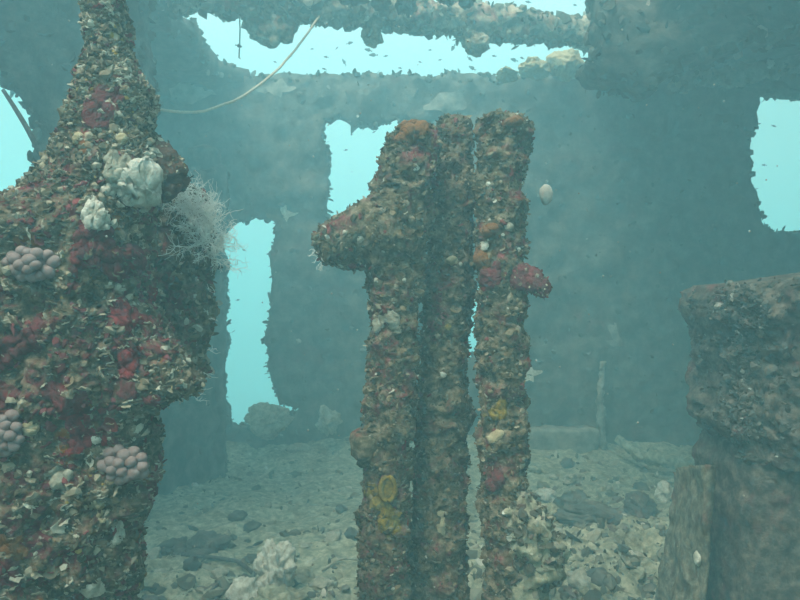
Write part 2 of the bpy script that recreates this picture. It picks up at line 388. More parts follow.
def plate(outline, holes, step, to3d, normal, thick, amp, seed, jag=0.03, rough_f=5.0):
    """a plate with ragged holes: outline and holes in plane coordinates; to3d maps (u, v) -> xyz"""
    rng = np.random.default_rng(seed)
    def ragged(poly, k):
        out = []
        for i in range(len(poly)):
            a = np.array(poly[i], float); b = np.array(poly[(i + 1) % len(poly)], float)
            L = np.linalg.norm(b - a); cnt = max(1, int(L / (step * 0.6))); nrm = np.array([b[1] - a[1], a[0] - b[0]]) / (L + 1e-9)
            for j in range(cnt):
                q = a + (b - a) * j / cnt
                p3 = np.array([[q[0], q[1], k * 7.7]])
                out.append(q + nrm * jag * (fbm(p3, 4.0, 4, seed, 0.65)[0]))
        return out
    loops = [ragged(outline, 0)] + [ragged(h, i + 1) for i, h in enumerate(holes)]
    def inside(pts, poly):
        poly = np.array(poly); x, y = pts[:, 0], pts[:, 1]; r = np.zeros(len(pts), bool); j = len(poly) - 1
        for i in range(len(poly)):
            xi, yi = poly[i]; xj, yj = poly[j]
            cnd = ((yi > y) != (yj > y)) & (x < (xj - xi) * (y - yi) / (yj - yi + 1e-12) + xi); r ^= cnd; j = i
        return r
    o = np.array(loops[0]); mn, mx = o.min(0), o.max(0)
    gx, gy = np.meshgrid(np.arange(mn[0] + step, mx[0], step), np.arange(mn[1] + step, mx[1], step))
    G = np.stack([gx.ravel(), gy.ravel()], 1) + rng.uniform(-.25, .25, (gx.size, 2)) * step
    allb = np.vstack([np.array(l) for l in loops])
    near = np.zeros(len(G), bool)
    for s in range(0, len(G), 4000):
        near[s:s + 4000] = (((G[s:s + 4000, None, :] - allb[None]) ** 2).sum(-1).min(1) < (step * 0.45) ** 2)
    keep = inside(G, loops[0]) & ~near
    for h in loops[1:]: keep &= ~inside(G, h)
    verts = []; edges = []
    for l in loops:
        k = len(verts); verts += [Vector(p) for p in l]; edges += [(k + i, k + (i + 1) % len(l)) for i in range(len(l))]
    verts += [Vector(p) for p in G[keep]]
    v2, _, fcs, *_ = delaunay_2d_cdt(verts, edges, [], 0, 1e-5)
    v2 = np.array([v[:] for v in v2]); fcs = np.array(fcs)
    cen = v2[fcs].mean(1); ok = inside(cen, loops[0])
    for h in loops[1:]: ok &= ~inside(cen, h)
    fcs = fcs[ok]
    a, b, c = v2[fcs[:, 0]], v2[fcs[:, 1]], v2[fcs[:, 2]]
    ar = (b[:, 0] - a[:, 0]) * (c[:, 1] - a[:, 1]) - (b[:, 1] - a[:, 1]) * (c[:, 0] - a[:, 0])
    fcs[ar < 0] = fcs[ar < 0][:, ::-1]
    base = np.array([to3d(u, v) for u, v in v2]); nn = np.array(normal, float)
    eds = {}
    for t in fcs:
        for i in range(3):
            e = (t[i], t[(i + 1) % 3]); eds[e] = 1
    bd = [e for e in eds if (e[1], e[0]) not in eds]
    onb = np.zeros(len(v2), bool); onb[[e[0] for e in bd]] = True
    dsp = fbm(base, rough_f, 5, seed + 5, 0.55) * amp + (lumps(base, 6.0, seed + 9) - 0.5) * amp * 0.8
    front = base + nn * (dsp + thick / 2)[:, None]; back = base - nn * (thick / 2 + np.abs(dsp) * 0.5)[:, None]
    # orientation: is the triangle's 3D normal along nn?
    f0 = fcs[0]; s3 = np.dot(np.cross(base[f0[1]] - base[f0[0]], base[f0[2]] - base[f0[0]]), nn)
    n = len(v2); Ff = fcs if s3 > 0 else fcs[:, ::-1]; Fb = (fcs[:, ::-1] if s3 > 0 else fcs) + n
    rim = []
    for a_, b_ in bd:
        if s3 > 0: rim.append((a_, a_ + n, b_ + n, b_))
        else: rim.append((b_, b_ + n, a_ + n, a_))
    return np.vstack([front, back]), np.array(rim), np.vstack([Ff, Fb]), np.where(np.concatenate([onb, onb]))[0]

# ------------------------------------------------------------------ the water
bm = bmesh.new(); bmesh.ops.create_cube(bm, size=1.0)
me = bpy.data.meshes.new('water'); bm.to_mesh(me); bm.free()
wm = bpy.data.materials.new('sea_water'); wm.use_nodes = True; t = wm.node_tree; t.nodes.clear()
oo = t.nodes.new('ShaderNodeOutputMaterial'); ad = t.nodes.new('ShaderNodeAddShader')
vsn = t.nodes.new('ShaderNodeVolumeScatter'); vsn.inputs['Color'].default_value = WATER_SCATTER; vsn.inputs['Density'].default_value = SCATTER; vsn.inputs['Anisotropy'].default_value = 0.25
van = t.nodes.new('ShaderNodeVolumeAbsorption'); van.inputs['Color'].default_value = WATER_ABSORB; van.inputs['Density'].default_value = ABSORB
t.links.new(vsn.outputs[0], ad.inputs[0]); t.links.new(van.outputs[0], ad.inputs[1]); t.links.new(ad.outputs[0], oo.inputs['Volume'])
water = link('water', me, wm); water.scale = (22, 26, 8.4); water.location = (0, 5.0, 3.2)
tag(water, 'hazy turquoise sea water filling the wreck', 'water', kind='structure')

# ------------------------------------------------------------------ the setting
DB = 6.0
def bw(px, py): p = P(px, py, DB); return (p.x, p.z)
def add_plate(name, data, mat, label, cat, ng=0, seed=1, smax=0.07, gmat=None, parent=None, edge_only=True, kind='structure', smin=.02):
    V, Q, T, rim = data
    o = link(name, mesh_np(name, V, quads=Q, tris=T), M[mat], parent)
    if not parent: tag(o, label, cat, kind=kind)
    if ng:
        N = mesh_normals(V, Q, T); wt = np.full(len(V), 0.15); wt[rim] = 1.0
        growth_on('growth', V, N, ng, M[gmat or 'hull_growth'], o, seed, smin, smax, wt, flakes=.35, cups=.1, fl=(.02, .06))
    return o

door = [bw(*p) for p in [(223, 236), (234, 220), (256, 214), (274, 221), (279, 240), (276, 270), (270, 300), (268, 340), (272, 380), (281, 402), (300, 407), (299, 414), (262, 416), (250, 424), (226, 428), (224, 330)]]
win_mid = [bw(*p) for p in [(326, 124), (344, 123), (351, 133), (358, 125), (404, 121), (440, 122), (440, 226), (330, 230), (328, 180)]]
win_slit = [bw(*p) for p in [(462, 290), (484, 290), (484, 356), (462, 356)]]
win_right = [bw(*p) for p in [(754, 99), (764, 92), (800, 90), (845, 92), (845, 228), (800, 232), (770, 231), (757, 225), (752, 190), (749, 150), (755, 125)]]
WB = plate([(-2.62, -0.1), (3.9, -0.1), (3.9, 3.2), (-2.62, 3.2)], [door, win_mid, win_slit, win_right], 0.05,
          lambda u, v: (u, DB, v), (0, -1, 0), 0.10, 0.045, 3, jag=0.045)
add_plate('wall_back', WB, 'wall', 'rusted back bulkhead of the wreck with ragged doorway and window openings', 'wall', 3600, 31, .035, smin=.01)
add_plate('ceiling', plate([(-3.3, -1.4), (3.9, -1.4), (3.9, 6.5), (-3.3, 6.5)],
          [[(-1.50, 3.4), (1.32, 3.4), (1.33, 4.6), (1.50, 5.4), (1.55, 6.15), (0.3, 6.2), (-1.30, 6.15), (-1.50, 5.6), (-1.50, 4.7)],
           [(-1.9, -1.1), (1.35, -1.1), (1.3, 1.6), (1.25, 2.75), (-1.9, 2.75)]], 0.06,  # unseen second opening, shaped to light the foreground and shade its sides
          lambda u, v: (u, v, 3.2), (0, 0, -1), 0.12, 0.05, 5, jag=0.06), 'wall', 'corroded deck overhead with a large open hatch', 'ceiling', 2600, 33, .035)
add_plate('wall_right_shade', plate([(-1.4, -0.1), (6.1, -0.1), (6.1, 3.2), (-1.4, 3.2)], [], 0.10,  # added out of view to keep the interior dark
          lambda u, v: (3.85, u, v), (-1, 0, 0), 0.10, 0.05, 7), 'wall', 'unseen side bulkhead beyond the machinery block, added to darken the interior', 'wall')
add_plate('wall_near_shade', plate([(-3.3, -0.1), (3.9, -0.1), (3.9, 1.5), (1.4, 1.1), (-3.3, 1.4)], [], 0.12,  # added behind the camera to dim near haze, kept low for skylight
          lambda u, v: (u, -1.4, v), (0, 1, 0), 0.10, 0.05, 7), 'wall', 'unseen low bulkhead opposite the doorway, added to dim the near haze', 'wall')
add_plate('wall_side_shade', plate([(-1.4, -0.1), (3.3, -0.1), (3.3, 3.2), (-1.4, 3.2)], [], 0.10,  # added out of view, closes the open side against stray light
          lambda u, v: (-2.6, u, v), (1, 0, 0), 0.10, 0.05, 9), 'wall', 'unseen hull side beside the tall pillar, added to dim the near haze', 'wall')
def l34(px, py): p = P(px, py, 3.4); return (p.x, p.z)
add_plate('wall_left', plate([l34(*p) for p in [(-150, -92), (146, -92), (146, 195), (60, 195), (50, 166), (42, 158), (37, 124), (29, 108), (12, 78), (-10, 52), (-150, 20)]], [], 0.04,
          lambda u, v: (u, 3.4, v), (0, -1, 0), 0.10, 0.04, 8, jag=0.03), 'wall', 'torn hull plate hanging behind the tall encrusted pillar', 'wall', 500, 34, 0.04)
def d38(px, py): p = P(px, py, 3.7); return (p.x, p.z)
add_plate('deck_girder', plate([d38(*p) for p in [(612, -62), (606, 10), (603, 45), (590, 74), (640, 86), (684, 66), (722, 48), (765, 42), (800, 30), (960, 14), (960, -62)]], [], 0.04,
          lambda u, v: (u, 3.7 + (v - 2.4) * 0.5, v), (0, -1, 0), 0.22, 0.05, 10, jag=0.04), 'wall', 'dark ragged deck girder hanging below the overhead beside the hatch', 'girder', 700, 35, 0.05)
# partition and post left of the doorway
def part_uv(u, v): return (-1.36 + (-1.78 + 1.36) * u / 1.3, 5.30 + (4.08 - 5.30) * u / 1.3, v)
nv = Vector((-1.22, 0.42, 0)).normalized()
add_plate('partition', plate([(0, -0.1), (1.3, -0.1), (1.3, 1.5), (0.9, 2.1), (0.0, 2.3)], [], 0.06, part_uv, (-nv.x, -nv.y, 0), 0.07, 0.03, 12, jag=0.03),
          'wall', 'low partition plate standing beside the doorway', 'partition', 300, 36, 0.03)
pr = [(150, 190, 219), (200, 190, 222), (432, 189, 224), (474, 189, 224)]
V, Q, T, N = pillar_mesh(pr, 5.25, 0.7, 0.03, 0.012, 0.02, 14, sq=4)
tag(link('door_post', mesh_np('door_post', V, quads=Q, tris=T), M['wall']), 'straight hazy post beside the tall narrow doorway', 'post', kind='structure')

# floor
xs = np.arange(-3.6, 4.0, 0.028); ys = np.arange(-1.5, 6.5, 0.028)
gx, gy = np.meshgrid(xs, ys); V = np.stack([gx.ravel(), gy.ravel(), np.zeros(gx.size)], 1)
rough = np.clip((V[:, 0] + 0.2) / 1.4, 0, 1) * np.clip((5.2 - V[:, 1]) / 2.0, 0, 1) + 0.9 * np.clip((3.6 - V[:, 1]) / 0.9, 0, 1)
hgt = fbm(V, 0.9, 4, 51) * 0.05 + fbm(V, 5, 5, 52, 0.65) * (0.020 + 0.045 * np.clip(rough, 0, 1)) + (lumps(V, 4.5, 53) - 0.5) * 0.13 * np.clip(rough, 0, 1) + (lumps(V, 11, 54) - 0.5) * 0.03
V[:, 2] = hgt + 0.10 * np.clip((V[:, 1] - 5.3) / 0.7, 0, 1) ** 2
m_, n_ = gx.shape; idx = np.arange(m_ * n_).reshape(m_, n_)
Q = np.stack([idx[:-1, :-1], idx[:-1, 1:], idx[1:, 1:], idx[1:, :-1]], -1).reshape(-1, 4)
floor = tag(link('floor', mesh_np('floor', V, quads=Q), M['floor']), 'silted floor of the wreck strewn with coral rubble', 'floor', kind='structure')
FV, FQ = V, Q
wt = (0.25 + np.clip(rough, 0, 1) * 2) * (V[:, 1] > 2.2) * (V[:, 1] < 5.9)
growth_on('rubble', V, mesh_normals(V, Q), 14000, M['rubble'], floor, 55, .005, .045, wt, flakes=.45, cups=.12, power=3.4, fl=(.012, .04))
def floor_z(x, y):
    i = int(round((x + 3.6) / 0.028)); j = int(round((y + 1.5) / 0.028)); return FV[j * n_ + i, 2]
def on_floor(px, py):
    d = CAMZ * F / (py - 300); x = (px - 400) / F * d; return x, d, floor_z(x, d)

# beams across the hatch
def crusted_tube(name, pts, rad, amp, knob, seed, res=0.018, mat='beam', sq=1.0):
    pts = np.array(pts, float); L = np.linalg.norm(np.diff(pts, axis=0), axis=1).sum(); m = int(L / res)
    tt = np.linspace(0, 1, m); src = np.linspace(0, 1, len(pts))
    path = np.stack([np.interp(tt, src, pts[:, k]) for k in range(3)], 1)
    rr = np.interp(tt, np.linspace(0, 1, len(rad)), rad) if hasattr(rad, '__len__') else np.full(m, rad)
    n = max(10, int(2 * math.pi * rr.max() / res)); V, T = tube(path, rr, n)
    N = mesh_normals(V, T=T); V = crust(V, N, amp, knob, seed, 0.0)
    return V, T, mesh_normals(V, T=T)
def hatch_pt(px, py, z):
    d = (z - CAMZ) * F / (300 - py); return ((px - 400) / F * d, d, z)
V, T, N = crusted_tube('beam', [hatch_pt(160, -6, 3.25), hatch_pt(400, 14, 3.25), hatch_pt(640, 38, 3.25)], 0.094, 0.022, 0.045, 61)
beam = tag(link('ceiling_beam', mesh_np('ceiling_beam', V, tris=T), M['beam']), 'encrusted beam crossing the bright open hatch', 'beam', kind='structure')
growth_on('growth', V, N, 1500, M['rubble'], beam, 62, .012, .045, flakes=.4, cups=.1, fl=(.02, .05))
V, T, N = crusted_tube('beam', [hatch_pt(150, -30, 3.28), hatch_pt(660, -30, 3.28)], 0.09, 0.02, 0.03, 63)
beam2 = tag(link('ceiling_beam', mesh_np('ceiling_beam', V, tris=T), M['wall']), 'dark beam at the near edge of the hatch', 'beam', kind='structure')

# ------------------------------------------------------------------ hanging growth and lumps by the hatch
def lump(name, px, py, d, r, seed, mat, label, cat, group=None, amp=.3, knob=.25, level=4):
    c = P(px, py, d); o = link(name, blob_mesh(name, (0, 0, 0), r, seed, amp, knob, 5, fine=1.0), M[mat]); o.location = c
    return tag(o, label, cat, group)
for k, (px, py, rx, rz) in enumerate([(352, -6, .07, .05), (382, -3, .05, .07), (406, -1, .045, .085), (445, -5, .045, .05), (467, -4, .04, .06)]):
    lump('hanging_sponge', px, py, 4.28, (rx, .05, rz), 70 + k, 'rod', ['dark clump at the top frame edge above the middle window, first of five', 'dark clump hanging over the leftmost post, second of five', 'longest dark clump over the leftmost post, third of five', 'small dark clump above the fish at the beam, fourth of five', 'smallest dark clump over the gap of the posts, fifth of five'][k], 'sponge', 'dark growth hanging over the hatch', .35, .5)
lump('hanging_sponge', 271, 24, 4.66, (.14, .08, .11), 79, 'beam', 'ragged brown lump hanging under the beam beside the thin rope', 'sponge', None, .35, .5)
lump('hanging_sponge', 372, 34, 4.8, (.06, .06, .07), 80, 'beam', 'small brown knob under the middle of the hatch beam', 'sponge')
lump('hanging_sponge', 474, 42, 4.9, (.085, .06, .075), 81, 'beam', 'wide brown knob under the right half of the hatch beam', 'sponge')
for k, (px, py, rx, rz, lab) in enumerate([(534, 70, .10, .06, 'cream lump on the far rim of the hatch, largest of its cluster'), (566, 64, .11, .10, 'cream lump at the corner where hatch rim meets beam end'), (506, 75, .07, .035, 'low cream crust on the hatch rim below two fish')]):
    lump('cream_sponge', px, py, 5.72, (rx, .12, rz), 85 + k, 'cream', lab, 'sponge', 'cream sponges on the hatch rim', .3, .4)

# pipes and ledge low on the bulkhead
def pipe(name, pts, rad, mat, label, cat, n=10, seed=0, amp=0.0):
    V, T, N = crusted_tube(name, [tuple(p) for p in pts], rad, amp or .006, .012, seed, res=.012)
    return tag(link(name, mesh_np(name, V, tris=T), M[mat]), label, cat)
pipe('wall_pipe', [P(603, 362, 5.8), P(600, 400, 5.78), P(602, 449, 5.78)], [.022, .028, .03], 'pale_hull', 'thin pale crusted pipe standing against the dark bulkhead', 'pipe', seed=111, amp=.012)
pipe('wall_pipe', [P(618, 438, 5.6), P(640, 456, 5.4), P(690, 464, 5.2), P(715, 466, 5.1)], [.03, .045, .05, .05], 'floor', 'fallen pipe sloping down to the floor near the machinery block', 'pipe', seed=112, amp=.012)
V, Q, T, rim = plate([(0.95, 0.0), (1.62, 0.0), (1.62, 0.22), (0.95, 0.22)], [], 0.03, lambda u, v: (u, 5.80, v), (0, -1, 0), 0.16, 0.02, 115, jag=0.02)
tag(link('ledge', mesh_np('ledge', V, quads=Q, tris=T), M['pale_hull']), 'low pale ledge along the foot of the bulkhead', 'ledge')

V, T, N = crusted_tube('ledge', [tuple(P(*a)) for a in ((672, 88, 5.3), (700, 76, 5.3), (740, 72, 5.35), (780, 64, 5.35), (840, 50, 5.35))], [.02, .07, .08, .09, .10], .02, .035, 117)  # pale tube stands in for the lit strip of wall under the girder
lip = tag(link('lit_strip_ledge', mesh_np('lit_strip_ledge', V, tris=T), M['pale_hull']), 'pale crusted ledge standing for the lit wall strip below the dark girder, above the side window', 'ledge')
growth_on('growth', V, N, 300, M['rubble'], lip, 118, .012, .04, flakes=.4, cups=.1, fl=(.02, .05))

# ------------------------------------------------------------------ tall encrusted pillar
from mathutils.bvhtree import BVHTree
def bvh_of(V, Q, T):
    return BVHTree.FromPolygons([tuple(v) for v in V], ([tuple(map(int, q)) for q in Q] if Q is not None else []) + ([tuple(map(int, q)) for q in T] if T is not None else []))
EYE = Vector((0, 0, CAMZ))
class Surf:
    def __init__(self, V, Q, T, N): self.V, self.N, self.b = V, N, bvh_of(V, Q, T); self.F = np.vstack([T] + ([Q[:, [0, 1, 2]], Q[:, [0, 2, 3]]] if Q is not None else []))
def hit(sf, px, py):
    d = (P(px, py, 1.0) - EYE).normalized(); l, n, i, ds = sf.b.ray_cast(EYE, d)
    if l is None: return P(px, py, 1.5), Vector((0, -1, 0))
    return l, (n if n.dot(d) < 0 else -n)
def red_tint(th, band=None):
    def f(p, rng):
        r = rng.random(len(p)); k = 0 if band is None else np.clip(np.minimum(p[:, 2] - band[0], band[1] - p[:, 2]) / .12, -1, .4) - .4
        mk = fbm(p, 9, 3, 5) + rng.normal(size=len(p)) * .25 + k > th
        r = np.where((r > .56) & (r < .65) | (r > .80) & (r < .86), rng.random(len(p)) * .55, r)
        return np.where(mk, rng.choice([.58, .62, .82, .85, .45, .3, .7], len(p)), r)
    return f
def pale_tint(p, rng):
    mk = fbm(p, 11, 3, 35) + rng.normal(size=len(p)) * .3 > .1
    return np.where(mk, rng.choice([.7, .72, .9, .3], len(p)), rng.choice([.1, .3, .45, .5, .62, .7], len(p)))

DPL = 1.45
prof = [(-110, 92, 122), (0, 93, 120), (25, 90, 124), (50, 91, 127), (75, 88, 136), (95, 85, 147), (110, 75, 149), (130, 68, 146), (150, 60, 151), (165, 55, 160), (180, 46, 162), (192, 34, 156), (202, 16, 150), (212, -25, 146), (240, -100, 146),
        (300, -170, 148), (335, -180, 160), (362, -180, 178), (378, -180, 191), (394, -180, 189), (404, -180, 164), (414, -180, 148), (440, -180, 150), (492, -180, 147), (512, -180, 138), (540, -180, 132), (570, -180, 131), (600, -180, 122), (700, -180, 122), (935, -190, 140)]
thick = lambda z, hw: np.minimum(0.55 * hw + 0.035, 0.17)
V, Q, T, N0 = pillar_mesh(prof, DPL, thick, 0.0036, 0.014, 0.026, 121, sq=2.4, big=0.022)
pillar = empty('encrusted_pillar', (P(60, 300, DPL).x, DPL, 0.0))
tag(pillar, 'huge pillar thick with red and brown growth, tapering to a narrow neck', 'pillar')
link('body', mesh_np('body', V, quads=Q, tris=T), M['pillar'], pillar)
N = mesh_normals(V, Q, T)
seen = (V[:, 1] < DPL + .12) & (V[:, 2] > 0.45) & (V[:, 0] > -1.0)
growth_on('growth', V, N, 15000, M['growth'], pillar, 122, .0022, .012, seen.astype(float), flakes=.42, cups=.10, power=3.0, tintfn=red_tint(-.15, (.92, 1.47)), fl=(.004, .011), shelves=7000, sh=(.0035, .0125), shtint=pale_tint)
PB = Surf(V, Q, T, N)
# torn plate behind it, with the bush on its corner
prof = [(186, 165, 192), (196, 150, 202), (208, 140, 207), (260, 140, 209), (300, 140, 209), (340, 140, 206), (372, 140, 201), (388, 140, 194), (396, 140, 180)]
V, Q, T, _ = pillar_mesh(prof, 1.72, lambda z, hw: np.full(len(z), .05), 0.005, 0.010, 0.016, 125, sq=3, big=.008)
link('side_plate', mesh_np('side_plate', V, quads=Q, tris=T), M['post'], pillar)
N = mesh_normals(V, Q, T)
growth_on('growth', V, N, 1800, M['turf'], pillar, 126, .004, .014, (V[:, 1] < 1.74).astype(float), flakes=.55, cups=.1, fl=(.008, .022))
SB = Surf(V, Q, T, N)
# rusty flap on the shoulder
V, T, N = crusted_tube('flap', [P(150, 140, 1.5), P(164, 160, 1.47), P(172, 180, 1.47), P(160, 196, 1.5)], [.018, .032, .030, .012], .006, .01, 128, res=.005)
flap = link('rusty_flap', mesh_np('rusty_flap', V, tris=T), plain('rust', (.09, .06, .045), (.19, .11, .075), 70, .9, .9, .01), pillar)
growth_on('growth', V, N, 300, M['growth'], flap, 129, .002, .007, flakes=.6, cups=.08, fl=(.004, .010), tintfn=red_tint(.9))

# ------------------------------------------------------------------ growths on the pillar
def sponge(name, bvh, px, py, rpx, mat, label, cat='sponge', group=None, seed=0, flat=.55, amp=.25, knob=.3, rz=None, level=4):
    l, n = hit(bvh, px, py); s = l.y / F
    o = link(name, blob_mesh(name, (0, 0, 0), (rpx * s, rpx * s * flat, (rz or rpx) * s), seed, amp, knob, level), M[mat]); o.location = l
    return tag(o, label, cat, group)
def patch(name, sf, px, py, rpx, mat, label, cat='sponge', group=None, seed=0, rz=None, hgt=.35, rag=.55, knob=.5):
    # a soft crust swelling out of the surface it grows on, with a ragged rim that dips under
    l, n = hit(sf, px, py); s = l.y / F; r = np.array([rpx * s, max(rpx, rz or 0) * s * .9, (rz or rpx) * s]); c = np.array(l)
    q = (sf.V - c) / r; near = np.where((np.abs(q).max(1) < 1.9) & (sf.N @ np.array(n) > -.3))[0]
    if len(near) < 8: return
    rad = np.linalg.norm(q[near], axis=1) * (1 + rag * fbm(sf.V[near], .55 / r[0], 3, seed))
    ok = np.full(len(sf.V), 9.0); ok[near] = rad; fc = sf.F[(ok[sf.F] < 1.12).all(1)]
    if len(fc) < 6: return
    lab = np.arange(len(sf.V))           # keep the one connected piece that is largest
    for _ in range(400):
        mn = lab[fc].min(1); new = lab.copy()
        for k in range(3): np.minimum.at(new, fc[:, k], mn)
        if (new == lab).all(): break
        lab = new
    fl = lab[fc[:, 0]]; ids, cn = np.unique(fl, return_counts=True); fc = fc[fl == ids[cn.argmax()]]
    u, inv = np.unique(fc, return_inverse=True); fc = inv.reshape(-1, 3); v = sf.V[u]; t_ = ok[u]
    h = hgt * r[0] * (np.sqrt(np.clip(1 - t_ * t_, 0, 1)) + .15 * np.clip(1 - t_, 0, 1)) * (.75 + knob * (lumps(v, 1.6 / r[0], seed) - .4) + knob * .7 * np.abs(fbm(v, 1.6 / r[0], 3, seed + 4))) - .004 * (t_ > 1) + .0015 * (t_ < 1)
    sm = v.copy(); o = link(name, mesh_np(name, sm + sf.N[u] * h[:, None] - c, tris=fc), M[mat]); o.location = l
    return tag(o, label, cat, group)
def lobed_coral(px, py, w_, h_, label, seed):
    rng = random.Random(seed); l, n = hit(PB, px, py); s = l.y / F
    root = empty('lobed_coral', l); tag(root, label, 'coral', 'lobed corals on the tall pillar')
    link('coral_base', blob_mesh('coral_base', l, (w_ * s * .82, .022, h_ * s * .8), seed, .08, 0, 3), M['coral'], root)
    lm = blob_mesh('lobe', (0, 0, 0), 1.0, seed, .07, 0, 3); lm.materials.append(M['coral'])
    pts = []
    for _ in range(900):
        a, r = rng.uniform(0, 6.283), math.sqrt(rng.random()); p = (r * math.cos(a) * w_, r * math.sin(a) * h_)
        if all((p[0] - q[0]) ** 2 + (p[1] - q[1]) ** 2 > 6.9 ** 2 for q in pts): pts.append(p)
    for u, v in pts:
        q = (u / w_) ** 2 + (v / h_) ** 2; dep = .030 * math.sqrt(max(0, 1 - q * .9))
        o = bpy.data.objects.new('lobe', lm); COL.objects.link(o); o.parent = root
        o.location = (u * s, -dep, v * s); k = rng.uniform(.85, 1.15)
        o.scale = (6.6 * s * k, 5.6 * s, 5.9 * s * k); o.rotation_euler = (rng.uniform(-.5, .5), rng.uniform(-.6, .6), 0)
lobed_coral(123, 463, 29, 15, 'mauve-grey lobed coral bulging at the edge of the tall pillar, lowest of three', 131)
lobed_coral(34, 264, 23, 14, 'mauve-grey lobed coral high on the shoulder of the tall pillar', 132)
lobed_coral(8, 432, 19, 20, 'mauve-grey lobed coral at the frame edge halfway down the tall pillar', 133)
patch('white_sponge', PB, 141, 180, 21, 'white', 'large ruffled white sponge on the shoulder of the tall pillar', seed=141, rz=24, hgt=.45, knob=1.1)
patch('grey_sponge', PB, 116, 176, 16, 'stone', 'grey-white knobbly sponge joined to the ruffled white one', seed=142, rz=19, hgt=.4, knob=1.1)
patch('white_sponge', PB, 139, 203, 15, 'white', 'flat white sponge lip below the ruffled white sponge', seed=143, rz=6, knob=.6)
sponge('ball_sponge', PB, 122, 139, 6, 'cream', 'round cream ball sponge above the ruffled white sponge', seed=144, amp=.08, knob=.1, flat=1)
patch('white_sponge', PB, 93, 218, 12, 'white', 'cream-white sponge pair below the neck of the tall pillar', seed=145, knob=1.0)
patch('cream_sponge', PB, 79, 138, 8, 'cream', 'small cream knob on the neck of the tall pillar', seed=146, knob=.9)
patch('white_sponge', PB, 97, 440, 8, 'white', 'bright white knob above the lowest lobed coral', seed=147, knob=.9)
patch('cream_sponge', PB, 33, 427, 9, 'cream', 'cream-yellow knob beside the edge coral', seed=148, knob=.9)
patch('yellow_sponge', PB, 93, 503, 10, 'cream', 'pale yellow knob below the lowest lobed coral', seed=149, knob=.9)
patch('white_sponge', PB, 118, 535, 7, 'white', 'white oval sponge near the foot of the tall pillar', seed=150, rz=10)
patch('white_sponge', PB, 92, 588, 10, 'white', 'pale tilted sponge at the bottom of the tall pillar', seed=151, rz=16)
patch('grey_sponge', PB, 57, 478, 8, 'stone', 'grey-white streak sponge in the middle of the tall pillar', seed=152, rz=15)
patch('orange_sponge', PB, 6, 540, 11, 'orange', 'dull orange sponge low at the frame edge', seed=153)
for k, (px, py, r, rz, mt, lab) in enumerate([(134, 318, 22, 15, 'red', 'crimson crust near the edge of the tall pillar, brightest of all'), (150, 300, 10, 9, 'red', 'small crimson crust at the edge of the tall pillar'),
        (113, 256, 17, 22, 'maroon', 'maroon crust below the cream-white sponge pair'), (82, 374, 25, 15, 'red', 'wide crimson crust across the middle of the tall pillar'), (55, 392, 20, 12, 'maroon', 'maroon crust left of the wide crimson one'),
        (84, 425, 11, 15, 'red', 'upright crimson crust above the lowest lobed coral'), (28, 342, 20, 15, 'maroon', 'maroon crust between the two upper lobed corals'), (120, 343, 20, 9, 'maroon', 'thin maroon crust under the brightest crimson one'),
        (70, 575, 14, 20, 'maroon', 'maroon crust near the bottom of the tall pillar'), (12, 395, 14, 10, 'maroon', 'maroon crust just above the edge coral'), (95, 110, 16, 14, 'maroon', 'dull maroon crust on the neck of the tall pillar'), (128, 395, 15, 10, 'maroon', 'dull maroon crust below the crimson ones')]):
    patch('crust_sponge', PB, px, py, r, mt, lab, group='red crusts on the tall pillar', seed=155 + k, rz=rz, hgt=.085, rag=1.25, knob=1.2)

# pale growth on the back bulkhead
WS = Surf(WB[0], WB[1], WB[2], mesh_normals(WB[0], WB[1], WB[2]))
lump('pale_growth', 270, 421, 5.72, (.15, .1, .10), 95, 'stone', 'pale rounded boulder on the sill of the doorway', 'growth', None, .35, .3)
lump('pale_growth', 330, 421, 5.72, (.08, .07, .09), 96, 'stone', 'pale pointed lump on the floor beside the doorway', 'growth', None, .5, .4)
for k, (px, py, rx, rz, mt, lab) in enumerate([
    (438, 107, 30, 9, 'pale_hull', 'broad pale crust above the middle window'),
    (289, 211, 12, 6, 'white', 'white scrap above the doorway corner'),
    (530, 372, 10, 11, 'white', 'pale patch on the bulkhead just beside the third post'),
    (616, 338, 9, 10, 'pale_hull', 'faint pale patch halfway up the dark bulkhead'),
    (618, 297, 9, 8, 'pale_hull', 'faint round patch higher on the dark bulkhead'),
    (205, 92, 20, 8, 'pale_hull', 'faint pale crust on the bulkhead under the thin rope'),
    (270, 88, 22, 8, 'pale_hull', 'faint long crust on the bulkhead between rope and window')]):
    patch('pale_growth', WS, px, py, rx, mt, lab, 'growth', 'pale growth on the back bulkhead', 95 + k, rz, .04, .9, .8)

# hydroid bush and stray tufts
def twig_cluster(name, bases, length, nper, rng, rad, out=(0.4, -0.2, .9), levels=3, spread=.8):
    VV = []; TT = []; k = 0
    def grow(p, d, L, r, lev):
        nonlocal k
        pts = [p]; q = p.copy(); dd = d.copy()
        for s in range(4):
            dd = dd + rng.normal(size=3) * .22; dd /= np.linalg.norm(dd); q = q + dd * L / 4; pts.append(q.copy())
        v, t = tube(pts, np.linspace(r, r * .6, 5), 4, cap=False); VV.append(v); TT.append(t + k); k += len(v)
        if lev > 1:
            for s in (1, 2, 3, 4):
                for _ in range(2 if lev > 2 else 1):
                    d2 = dd + rng.normal(size=3) * spread; d2 /= np.linalg.norm(d2); grow(pts[s], d2, L * rng.uniform(.4, .65), r * .75, lev - 1)
    for b in bases:
        for _ in range(nper):
            d = np.array(out) + rng.normal(size=3) * .55; d /= np.linalg.norm(d); grow(np.array(b, float), d, length * rng.uniform(.6, 1.1), rad, levels)
    return mesh_np(name, np.vstack(VV), tris=np.vstack(TT), smooth=True)
rng = np.random.default_rng(171)
